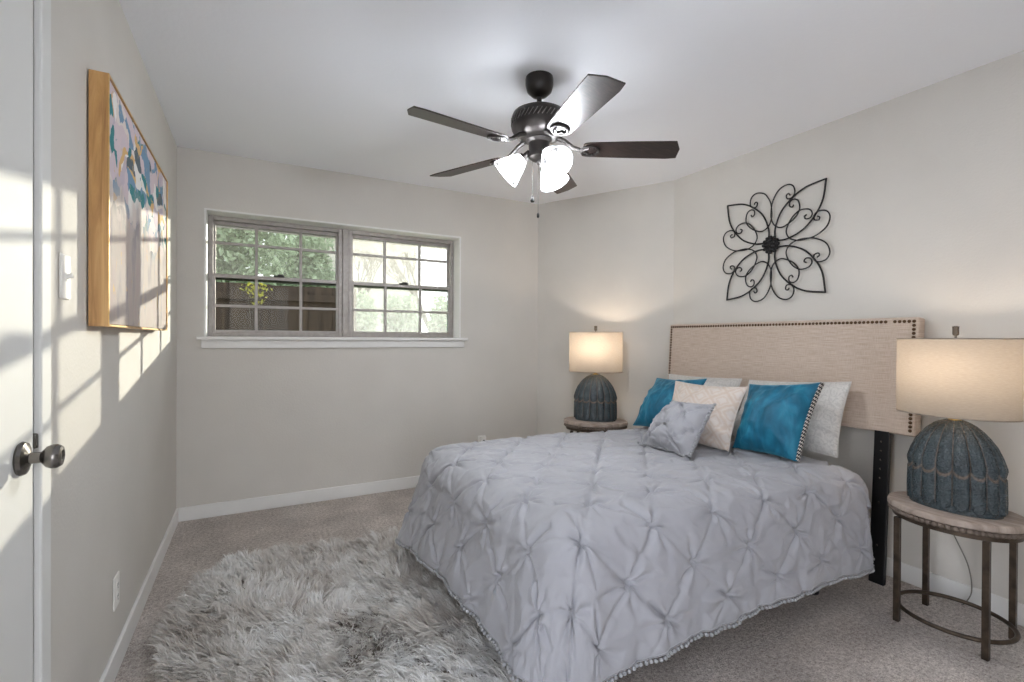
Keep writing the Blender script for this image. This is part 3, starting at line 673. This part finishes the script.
def table_lamp():
    t = thing('table_lamp', 'x', 'lamp', group='teal table lamps'); a, b = .158, .105
    prof = [(0, .97), (.02, .995), (.06, 1.0), (.10, .995), (.15, .985), (.19, .96), (.23, .89), (.27, .79), (.30, .69), (.325, .58), (.345, .45), (.357, .33), (.365, .2)]
    pz = np.array([p[0] for p in prof]); pr = np.array([p[1] for p in prof])
    N, Z = 384, 130; NF = 17; V = []; T = []
    for i in range(Z):
        z = .365*i/(Z-1); r0 = float(np.interp(z, pz, pr))
        for k in range(N):
            th = 2*PI*k/N; q = th*NF/(2*PI); f = q-round(q); g = (q+.5)-round(q+.5)
            zbnd = .172-.034*math.sqrt(max(0, 1-(2*g)**2))+.010     # scalloped lower lip of the upper petals
            tone = 0
            if z > zbnd:
                d = (z-zbnd); bulge = .105*math.sqrt(max(0, 1-(2*g)**2))*min(1, .35+d/.05)*min(1, max(.15, (.37-z)/.10)); r = r0*(.955+bulge)+.001
                tone = max(tone, math.exp(-((.5-abs(g))/.032)**2)); tone = max(tone, math.exp(-(d/.006)**2))
            else:
                zb0 = .018+.035*(1-math.sqrt(max(0, 1-(2*g)**2))) if z < .06 else 0
                dep = .11*math.sqrt(max(0, 1-(2*g)**2)); r = r0*(.915+dep*(1 if z > .012+.03*(2*g)**2 else .35))
                tone = max(tone, .8*math.exp(-((.5-abs(g))/.032)**2)*(1 if z > .03 else .2))
                if z > zbnd-.006: tone = max(tone, .6)
            if z < .012: r = r0*.975; tone *= .2
            V.append((r*b*math.cos(th), r*a*math.sin(th), z)); T.append(min(1, tone*.85))
    V.append((0, 0, 0)); T.append(0); V.append((0, 0, .366)); T.append(0)
    Q = grid_quads(Z, N, 0, True)
    Q += [(len(V)-1, len(V)-1, (Z-1)*N+k, (Z-1)*N+(k+1) % N) for k in range(0)]
    o = np_mesh('lamp_base', V, Q, MAT['lampbase'], t, attr=T)
    bmx = bmesh.new(); bmx.from_mesh(o.data); bmx.verts.ensure_lookup_table(); lay = bmx.verts.layers.float.get('tone')
    bmx.faces.new([bmx.verts[k] for k in range(N)][::-1]); bmx.faces.new([bmx.verts[(Z-1)*N+k] for k in range(N)]); bmx.normal_update(); bmesh.ops.recalc_face_normals(bmx, faces=bmx.faces[:]); bmx.to_mesh(o.data); bmx.free()
    o.data.set_sharp_from_angle(angle=math.radians(75))
    m = MB().lathe([(.022, .364), (.022, .368), (.011, .371), (.011, .40), (.016, .402), (.016, .45), (.0, .45)], 20).build('neck', MAT['brass'], t, True)
    MB().lathe([(.0, 0), (.006, 0), (.006, .03), (.0, .03)], 10, Matrix.Translation((-.0, -.012, .385))@Matrix.Rotation(PI/2, 4, 'X'), cap=False).build('switch', MAT['slot'], t, True)
    m = MB(); sa, sb = .198, .150; z0, z1 = .388, .702
    m.lathe([(1.0, z0), (1.0, z1)], 72, None, sb, sa, cap=False)
    sh = m.build('lamp_shade', MAT['shade'], t, 'all', fix=True)
    for z in (z0, z1): MB().tube([(sb*.998*math.cos(2*PI*k/60), sa*.998*math.sin(2*PI*k/60), z) for k in range(60)], .0025, 6, closed=True).build('rim', MAT['shade'], sh, 'all')
    m = MB()
    for k in range(3): th = k*2.094; m.tube([(0, 0, z1-.012), (sb*math.cos(th), sa*math.sin(th), z1-.004)], .0018, 6)
    m.tube([(0, 0, .45), (.03, .0, .50), (.035, 0, .60), (0, 0, z1-.01)], .0018, 6); m.tube([(0, 0, .45), (-.03, .0, .50), (-.035, 0, .60), (0, 0, z1-.01)], .0018, 6)
    m.build('harp', MAT['brass'], t, True)
    m = MB(); m.lathe([(.004, z1-.012), (.004, z1+.012), (.010, z1+.014), (.0115, z1+.02), (.0115, z1+.046), (.013, z1+.05), (.006, z1+.053)], 8); m.build('finial', MAT['pewter'], t, 30)
    m = MB().lathe([(.012, .45), (.014, .47), (.028, .51), (.03, .53), (.024, .55), (.008, .562)], 18).build('bulb', MAT['bulb_warm'], t, True)
    return t
ns = nightstand(); ns.location = (2.575, .888, 0); ns['label'] = 'near oval night stand with four metal legs, right of the bed'
n2 = copy_tree(ns); n2.location = (2.387, 3.037, 0); n2.rotation_euler = (0, 0, .75); n2.scale = (1.0, 1.12, 1.105); n2['label'] = 'far oval night stand mostly hidden behind the bed'
lp = table_lamp(); lp.location = (2.575, .888, .512); lp['label'] = 'lit table lamp with teal fluted base on the near night stand'
l2 = copy_tree(lp); l2.location = (2.387, 3.037, .512*1.105); l2.rotation_euler = (0, 0, .75); l2.scale = (.95, 1.06, .985); l2['label'] = 'lit table lamp with teal fluted base by the far corner'
def lamp_light(name, p, watts, col, r, parent=None):
    ld = bpy.data.lights.new(name, 'POINT'); ld.energy = watts; ld.color = col; ld.shadow_soft_size = r
    o = bpy.data.objects.new(name, ld); C.objects.link(o); o.location = p
    if parent: o.parent = parent
for q, wq in ((lp, LAMP_WATTS), (l2, LAMP_WATTS*1.7)): lamp_light('lamp_glow', (0, 0, .585), wq, (1, .83, .66), .03, q)

# ------------------------------------------------------------------ ceiling fan
FX, FYY = 1.192, 1.953
fan = thing('ceiling_fan', 'dark bronze five-blade ceiling fan with three lit glass shades', 'ceiling fan', (FX, FYY, H))
def fz(z): return z-H
MB().lathe([(.064, 0), (.066, -.01), (.066, -.035), (.058, -.066), (.036, -.086), (.018, -.092), (.0, -.092)], 40, cap=False).build('canopy', MAT['bronze'], fan, True)
MB().lathe([(.012, -.088), (.012, -.15)], 16).build('downrod', MAT['bronze'], fan, True)
MB().lathe([(.0, fz(2.297)), (.03, fz(2.297)), (.032, fz(2.288)), (.10, fz(2.279)), (.124, fz(2.266)), (.131, fz(2.25)), (.131, fz(2.196)), (.127, fz(2.188)), (.122, fz(2.178)), (.105, fz(2.16)), (.072, fz(2.148)), (.0, fz(2.148))], 56, cap=False).build('motor_housing', MAT['bronze'], fan, True)
m = MB(); nvn = 42
for k in range(nvn):
    th = 2*PI*k/nvn
    for tilt in (-.6,):
        rot = Matrix.Rotation(th, 3, 'Z')@Matrix.Rotation(tilt, 3, 'X'); c = Vector((math.cos(th)*.1315, math.sin(th)*.1315, fz(2.226)))
        m.box(c-Vector((.0025, .0022, .019)), c+Vector((.0025, .0022, .019)), rot, c)
m.build('vent_grille', MAT['pewter'], fan)
MB().lathe([(.06, fz(2.148)), (.062, fz(2.142)), (.05, fz(2.13)), (.048, fz(2.085)), (.052, fz(2.078)), (.05, fz(2.062)), (.03, fz(2.048)), (.012, fz(2.043)), (.008, fz(2.03)), (.0, fz(2.028))], 36, cap=False).build('switch_housing', MAT['bronze'], fan, True)
ZB = 2.102
for k in range(5):
    th = math.radians(44+72*k); rot = Matrix.Rotation(th, 4, 'Z'); pit = Matrix.Rotation(math.radians(-12), 4, 'X')
    top = [(.205, -.040), (.212, -.050), (.235, -.056), (.40, -.064), (.60, -.070), (.633, -.071), (.663, -.012), (.668, .060), (.62, .067), (.40, .062), (.235, .056), (.212, .050), (.205, .040)]
    mtx = Matrix.Translation((0, 0, fz(ZB)))@rot@pit
    m = MB(); m.prism(top, -.003, .003); m.bm.transform(mtx); bl = m.build('blade', MAT['blade'], fan, bevel=.0015)
    m = MB()
    pts = [rot@Vector((.085, 0, fz(2.155))), rot@Vector((.12, 0, fz(2.142))), rot@Vector((.16, 0, fz(2.112))), rot@Vector((.20, 0, fz(2.098)))]
    m.tube(pts, [.012, .011, .010, .010], 10)
    ring = [mtx@Vector((.242+.042*math.cos(a), .036*math.sin(a), -.007)) for a in np.linspace(0, 2*PI, 28, endpoint=False)]
    m.tube(ring, .0065, 8, closed=True)
    m.tube([mtx@Vector((.205, 0, -.006)), mtx@Vector((.235, .02, -.007))], .006, 8); m.tube([mtx@Vector((.205, 0, -.006)), mtx@Vector((.235, -.02, -.007))], .006, 8)
    for dx_, dy_ in ((.255, .022), (.255, -.022), (.278, 0)): m.ball(mtx@Vector((dx_, dy_, -.009)), .0055, 1)
    m.build('blade_bracket', MAT['bronze'], bl, True)
for k, az in enumerate((-91, 149, 29)):
    th = math.radians(az); ax = Vector((math.cos(th)*.74, math.sin(th)*.74, -.67)).normalized()
    p0 = Vector((math.cos(th)*.045, math.sin(th)*.045, fz(2.09)))
    arm = MB().tube([p0, p0+ax*.02, p0+ax*.045], [.013, .014, .014], 14)
    qm = Matrix.Translation(p0+ax*.030)@ax.to_track_quat('Z', 'Y').to_matrix().to_4x4()
    arm.lathe([(.014, .0), (.024, .004), (.026, .02), (.024, .022)], 20, qm)
    am = arm.build('light_arm', MAT['bronze'], fan, True)
    prof = [(.024, .014), (.030, .02), (.038, .035), (.046, .055), (.054, .075), (.062, .095), (.071, .115), (.0745, .124)]
    m = MB(); m.lathe(prof, 36, qm, cap=False); g = m.build('glass_shade', MAT['frost'], am, 'all')
    m = MB(); m.tube([qm@Vector((.0745*math.cos(a), .0745*math.sin(a), .124)) for a in np.linspace(0, 2*PI, 40, endpoint=False)], .0022, 6, closed=True); m.build('rim', MAT['frost'], g, 'all')
    m = MB(); m.ball(qm@Vector((0, 0, .066)), .022, 2, (1, 1, 1)); m.build('bulb', MAT['bulb_cool'], am, 'all')
    lamp_light('fan_glow', tuple(Vector((FX, FYY, H))+qm@Vector((0, 0, .098))), FAN_WATTS, (.91, .955, 1), .03)
for (r_, th_, ze, kk) in ((.05, 2.6, 1.872, 0), (.03, -2.2, 1.797, 1)):
    x, y = (-.028, .012) if kk == 0 else (-.003, .001)
    y2_ = y; m = MB(); m.tube([(x, y, fz(2.05)), (x, y, fz(ze))], .0009, 6)
    pc = m.build('pull_chain', MAT['bronze'], fan)
    m = MB()
    if kk == 0: m.lathe([(.001, .014), (.004, .004), (.009, -.010), (.010, -.016), (.007, -.021), (.0, -.022)], 14, Matrix.Translation((x, y, fz(ze))), cap=False)
    else: m.lathe([(.001, .006), (.004, .002), (.006, -.004), (.006, -.016), (.002, -.02), (.0, -.02)], 14, Matrix.Translation((x, y, fz(ze))), cap=False)
    m.build('pull_fob', MAT['iron'], pc, True)

# ------------------------------------------------------------------ wrought iron flower
art = thing('iron_wall_flower', 'black wrought iron scroll flower hanging above the headboard', 'wall art', (XR-.018, 1.886, 1.80))
def spline(P, n=12, closed=False):
    P = [Vector(p) for p in P]; out = []
    for i in range(len(P)-1):
        p0 = P[max(i-1, 0)]; p1 = P[i]; p2 = P[i+1]; p3 = P[min(i+2, len(P)-1)]
        for k in range(n):
            t = k/n; out.append(.5*((2*p1)+(-p0+p2)*t+(2*p0-5*p1+4*p2-p3)*t*t+(-p0+3*p1-3*p2+p3)*t**3))
    out.append(P[-1]); return out
tag(MB().tube(spline([(2.70, .888, .516), (2.765, .93, .515), (2.80, .98, .49), (2.83, 1.01, .42), (2.85, .985, .317), (2.85, .932, .192), (2.85, .918, .083), (2.845, .937, .02), (2.84, .95, .004)], 8), .0026, 6).build('power_cord', MAT['cord'], None, True), 'thin grey lamp cord hanging behind the near night stand', 'cord')
def art_pt(a, b, dx=0): return Vector((dx, -a, b))
half = [(.022, .030), (.022, .102), (.060, .195), (.128, .262), (.210, .305), (.324, .322)]
lobe = [(.118, .279), (.108, .292), (.095, .284), (.102, .262), (.128, .262), (.146, .288), (.136, .330), (.098, .348), (.045, .328), (.008, .270), (-.002, .215), (-.001, .165), (.020, .118), (.062, .096), (.112, .112), (.155, .145), (.176, .185), (.168, .232), (.142, .250), (.118, .240), (.116, .214), (.132, .205), (.140, .218)]
lobe = [(a, b) if i > 4 or True else (a, b) for i, (a, b) in enumerate(lobe)]
for qd in range(4):
    c, s = round(math.cos(qd*PI/2)), round(math.sin(qd*PI/2))
    def rt_(p): return (c*p[0]-s*p[1], s*p[0]+c*p[1])
    m = MB()
    for mir in (0, 1):
        pts = [art_pt(*rt_(p if not mir else (p[1], p[0])), .0) for p in half]; m.tube(spline(pts), .0052, 8)
    m.build('petal', MAT['iron'], art, 'all')
    for mir in (0, 1):
        pl_ = [p if not mir else (p[1], p[0]) for p in lobe]
        m = MB().tube(spline([art_pt(*rt_(p), -.007 if mir else -.006) for p in pl_], 8), .0042, 8); m.build('scroll', MAT['iron'], art, 'all')
m = MB(); m.ball((-.008, 0, 0), .046, 3, (.4, 1, 1))
for k in range(7):
    m.ball((-.02, 0.029*math.cos(k*.9), .029*math.sin(k*.9)), .014, 2)
for k in range(12): m.ball((-.012, .047*math.cos(k*.5236), .047*math.sin(k*.5236)), .011, 2)
m.ball((-.026, 0, 0), .012, 2); m.build('rosette', MAT['iron'], art, 'all')

# ------------------------------------------------------------------ painting
PY0, PY1, PZ0, PZ1, PD = 1.862, 3.0, 1.236, 2.0, .05
pic = thing('framed_painting', 'abstract painting in a deep gold wood frame on the left wall', 'painting', (XL, PY0, PZ0))
pw, ph = PY1-PY0, PZ1-PZ0
m = MB(); m.box((.004, 0, 0), (PD, .006, ph)).box((.004, pw-.006, 0), (PD, pw, ph)).box((.004, .006, 0), (PD, pw-.006, .006)).box((.004, .006, ph-.006), (PD, pw-.006, ph)); m.build('frame', MAT['pine'], pic)
MB().box((.008, .008, .008), (PD-.003, pw-.008, ph-.008)).build('canvas', MAT['painting'], pic)
m = MB(); e2 = .0025
m.box((PD, 0, 0), (PD+e2, .005, ph)).box((PD, pw-.005, 0), (PD+e2, pw, ph)).box((PD, .005, 0), (PD+e2, pw-.005, .005)).box((PD, .005, ph-.005), (PD+e2, pw-.005, ph)); m.build('gold_fillet', MAT['gold'], pic)
MB().box((-.0005, .03, .03), (.0045, pw-.03, ph-.03)).build('backing', MAT['slot'], pic)

# ------------------------------------------------------------------ switch and outlets
def plate(name, label, cat, M_, kind):
    t = thing(name, label, cat); t.matrix_world = M_
    MB().box((-.036, 0, -.0585), (.036, .006, .0585)).build('cover_plate', MAT['plate'], t, bevel=.004)
    if kind == 'switch':
        MB().box((-.006, .006, -.012), (.006, .008, .012)).build('toggle_base', MAT['plate'], t)
        MB().box((-.0045, .005, -.006), (.0045, .020, .006), Matrix.Rotation(math.radians(22), 3, 'X'), (0, .006, 0)).build('toggle', MAT['plate'], t, bevel=.0015)
    else:
        for z in (-.021, .021):
            f = MB().lathe([(.017, 0), (.017, .002), (.0, .002)], 24, Matrix.Translation((0, .006, z))@Matrix.Rotation(-PI/2, 4, 'X'), cap=False).build('socket', MAT['plate'], t, True)
            MB().box((-.0075, .0078, z-.002), (-.0055, .0085, z+.008)).box((.0055, .0078, z-.002), (.0075, .0085, z+.008)).lathe([(.0025, 0), (.0025, .0007)], 10, Matrix.Translation((0, .0078, z-.009))@Matrix.Rotation(-PI/2, 4, 'X')).build('slots', MAT['slot'], f)
    return t
ML = lambda y, z: Matrix.Translation((XL, y, z))@Matrix.Rotation(-PI/2, 4, 'Z')
plate('light_switch', 'white toggle light switch between the door and painting', 'light switch', ML(1.662, 1.36), 'switch')
plate('wall_outlet', 'white wall outlet low on the left wall', 'outlet', ML(2.205, .285), 'outlet')
plate('wall_outlet', 'white wall outlet on the back wall, just above the bed', 'outlet', Matrix.Translation((1.745, YB, .308))@Matrix.Rotation(PI, 4, 'Z'), 'outlet')
pg = thing('plug_adapter', 'small white plug adapter sticking out of the outlet above the bed', 'plug', (1.745, YB-.0085, .331))
MB().box((-.024, -.036, -.022), (.024, 0, .03)).build('body', MAT['plate'], pg, bevel=.004)
MB().box((-.006, -.0375, -.012), (.008, -.0355, .004)).build('socket_slot', MAT['slot'], pg)
bpy.context.view_layer.update()
